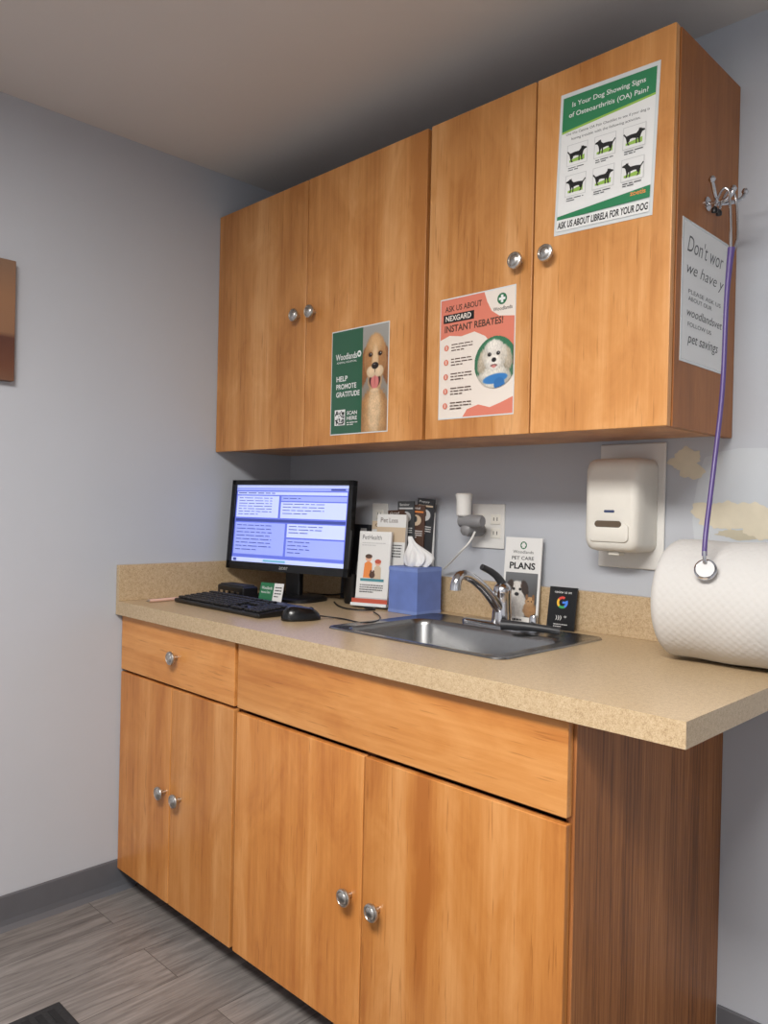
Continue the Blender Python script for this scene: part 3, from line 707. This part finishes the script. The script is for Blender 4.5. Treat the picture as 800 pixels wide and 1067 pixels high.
c.photo(.50,.33,.99,.83,90,(58,118,84),(40,96,66),[
 (.52,1.02,.44,.36,0,(196,188,174),.15,.14),(.50,.92,.34,.30,0,(222,216,204),.4,.14),
 (.22,.62,.13,.27,.25,(190,176,154),.3,.16),(.84,.60,.13,.27,-.25,(186,172,150),.3,.16),
 (.52,.52,.32,.32,0,(214,206,192),.12,.14),(.50,.36,.22,.16,0,(232,226,216),.5,.14),(.50,.68,.20,.16,0,(236,230,220),.4,.12),
 (.39,.50,.050,.042,0,(26,20,18),.35,0),(.62,.49,.050,.042,0,(26,20,18),.35,0),(.40,.49,.010,.010,0,(220,220,220),.6,0),(.63,.48,.010,.010,0,(220,220,220),.6,0),
 (.51,.62,.062,.048,0,(28,24,24),.3,0),(.51,.74,.09,.03,0,(120,76,70),.5,0),(.51,.76,.05,.03,0,(206,130,124),.5,0),
 (.55,1.02,.32,.10,-.1,(52,120,184),.2,0),(.66,1.14,.14,.14,.2,(44,108,172),.25,0)],mask=lambda x,y:(x-.54)**2+(y-.67)**2<.545**2)
c.done()
# arthritis
e=poster('arthritis_checklist_poster',1.4575,1.987,.231,.309,rot=-.035)
c=Canvas('arthritis',.231,.309,e)
c.poly([(.03,.03),(.97,.03),(.97,.20),(.03,.27)],G2); c.poly([(.03,.27),(.97,.20),(.97,.215),(.03,.285)],lime)
c.t('Is Your Dog Showing Signs',.13,.075,.74,.045,pw,.01); c.t('of Osteoarthritis (OA) Pain?',.10,.145,.80,.045,pw,.01)
c.poly([(.03,.285),(.97,.215),(.97,.86),(.03,.90)],pw)
c.t('Use this Canine OA Pain Checklist to see if your dog is',.08,.285,.84,.024,bk); c.t('having trouble with the following activities.',.14,.325,.70,.024,bk)
for i in range(3):
    for j in range(2):
        u=.10+i*.29; v=.375+j*.215
        c.rect(u,v,u+.22,v+.15,lgrey); c.rect(u+.006,v+.004,u+.214,v+.146,pw); c.lines(u+.02,v+.162,u+.2,.015,2,.006,dgrey,i+5*j)
        c.poly([(u+.03,v+.11),(u+.19,v+.09),(u+.19,v+.125),(u+.03,v+.125)],lime); dog(c,u+.11,v+.07,.165,bk,1 if (i+j)%2==0 else -1)
c.poly([(.03,.87),(.97,.80),(.97,.88),(.03,.895)],G2); c.t('zoetis',.78,.815,.15,.03,orange,.02)
c.rect(.03,.895,.97,.975,pw); c.t('ASK US ABOUT LIBRELA FOR YOUR DOG',.04,.91,.92,.05,bk,.03,shear=.1)
c.done()
# side note
e=poster('handwritten_notice',0,0,.236,.292,M=T(XU+.0006,-.168,1.682)@SIDE)
c=Canvas('notice',.236,.292,e); c.rect(.03,.02,.97,.98,pw)
c.t("Don't wor",.10,.10,.78,.12,dgrey,-.005,shear=.35); c.t('we have y',.10,.29,.80,.11,dgrey,-.005,shear=.35)
c.t('PLEASE ASK US',.14,.48,.7,.03,dgrey); c.t('ABOUT OUR',.14,.53,.5,.03,dgrey); c.t('woodlandsvet',.12,.61,.76,.06,dgrey,shear=.3); c.t('FOLLOW US',.14,.71,.5,.03,dgrey); c.t('pet savings',.14,.79,.66,.09,dgrey,shear=.3)
c.done()

# ------------------------------------------------------------ canvas print on left wall
cp=empty('framed_picture')
def grad():
    m=bpy.data.materials.new('canvas_sunset'); m.use_nodes=True; nt=m.node_tree;N=nt.nodes;L=nt.links
    b=N['Principled BSDF']; b.inputs['Roughness'].default_value=.5
    tc=N.new('ShaderNodeTexCoord'); s=N.new('ShaderNodeSeparateXYZ'); r=N.new('ShaderNodeValToRGB')
    mr=N.new('ShaderNodeMapRange'); mr.inputs['From Min'].default_value=1.55; mr.inputs['From Max'].default_value=1.89
    L.new(tc.outputs['Object'],s.inputs[0]); L.new(s.outputs['Z'],mr.inputs['Value']); L.new(mr.outputs[0],r.inputs['Fac']); L.new(r.outputs[0],b.inputs['Base Color'])
    e=r.color_ramp.elements; e[0].position=0; e[0].color=rgb((110,76,56)); e[1].position=1; e[1].color=rgb((126,98,78))
    for p,cc_ in [(.12,(100,60,42)),(.36,(84,48,36)),(.40,(134,98,72)),(.7,(142,104,76))]: x=e.new(p); x.color=rgb(cc_)
    return m
box('stretched_canvas',.001,.028,-1.55,-1.006,1.553,1.888,grad(),cp,.002)
# floor mat
fm=empty('floor_mat'); 
box('mat_body',.437,1.25,-1.95,-1.022,.0005,.010,mat('rubber_mat',(34,35,38),.8,vary=.3,vscale=120,bump=.6),fm,.004)
boxes('mat_ribs',[(.46,1.23,-1.93+i*.03,-1.915+i*.03,.0095,.012) for i in range(30)],mat('mat_carpet',(26,27,30),.95,vary=.3,vscale=300),fm)

# ------------------------------------------------------------ ceiling light fixture
cf=empty('ceiling_light')
lx0,lx1,ly0,ly1=1.3,2.5,-2.4,-1.8
boxes('trim_ring',[(lx0-.03,lx1+.03,ly0-.03,ly0,H-.02,H-.0005),(lx0-.03,lx1+.03,ly1,ly1+.03,H-.02,H-.0005),(lx0-.03,lx0,ly0,ly1,H-.02,H-.0005),(lx1,lx1+.03,ly0,ly1,H-.02,H-.0005)],white,cf)
box('diffuser',lx0,lx1,ly0,ly1,H-.006,H-.001,mat('diffuser',(245,243,238),.6,emit=1.5),cf)
ld=bpy.data.lights.new('troffer_lamp','AREA'); ld.shape='RECTANGLE'; ld.size=lx1-lx0; ld.size_y=ly1-ly0; ld.energy=94; ld.color=(1,.968,.925)
lo=bpy.data.objects.new('troffer_lamp',ld); COL.objects.link(lo); lo.parent=cf; lo.location=((lx0+lx1)/2,(ly0+ly1)/2,H-.012)

w=bpy.data.worlds.new('World'); S.world=w; w.use_nodes=True; w.node_tree.nodes['Background'].inputs[0].default_value=(.6,.65,.7,1); w.node_tree.nodes['Background'].inputs[1].default_value=.3

# ------------------------------------------------------------ camera
yaw,pitch,roll,f=.7802,.0070,.0220,818.46
Fv=Vector((-math.sin(yaw)*math.cos(pitch),math.cos(yaw)*math.cos(pitch),-math.sin(pitch)))
R0=Vector((math.cos(yaw),math.sin(yaw),0)); U0=R0.cross(Fv)
Rv=R0*math.cos(roll)+U0*math.sin(roll); Uv=U0*math.cos(roll)-R0*math.sin(roll)
cam=bpy.data.cameras.new('camera'); co=bpy.data.objects.new('camera',cam); COL.objects.link(co)
M=Matrix.Identity(4)
for i in range(3): M[i][0]=Rv[i]; M[i][1]=Uv[i]; M[i][2]=-Fv[i]
M[0][3],M[1][3],M[2][3]=2.3127,-1.8355,1.2262
co.matrix_world=M; cam.sensor_fit='HORIZONTAL'; cam.sensor_width=36; cam.lens=f/800*36; cam.clip_start=.01
S.camera=co
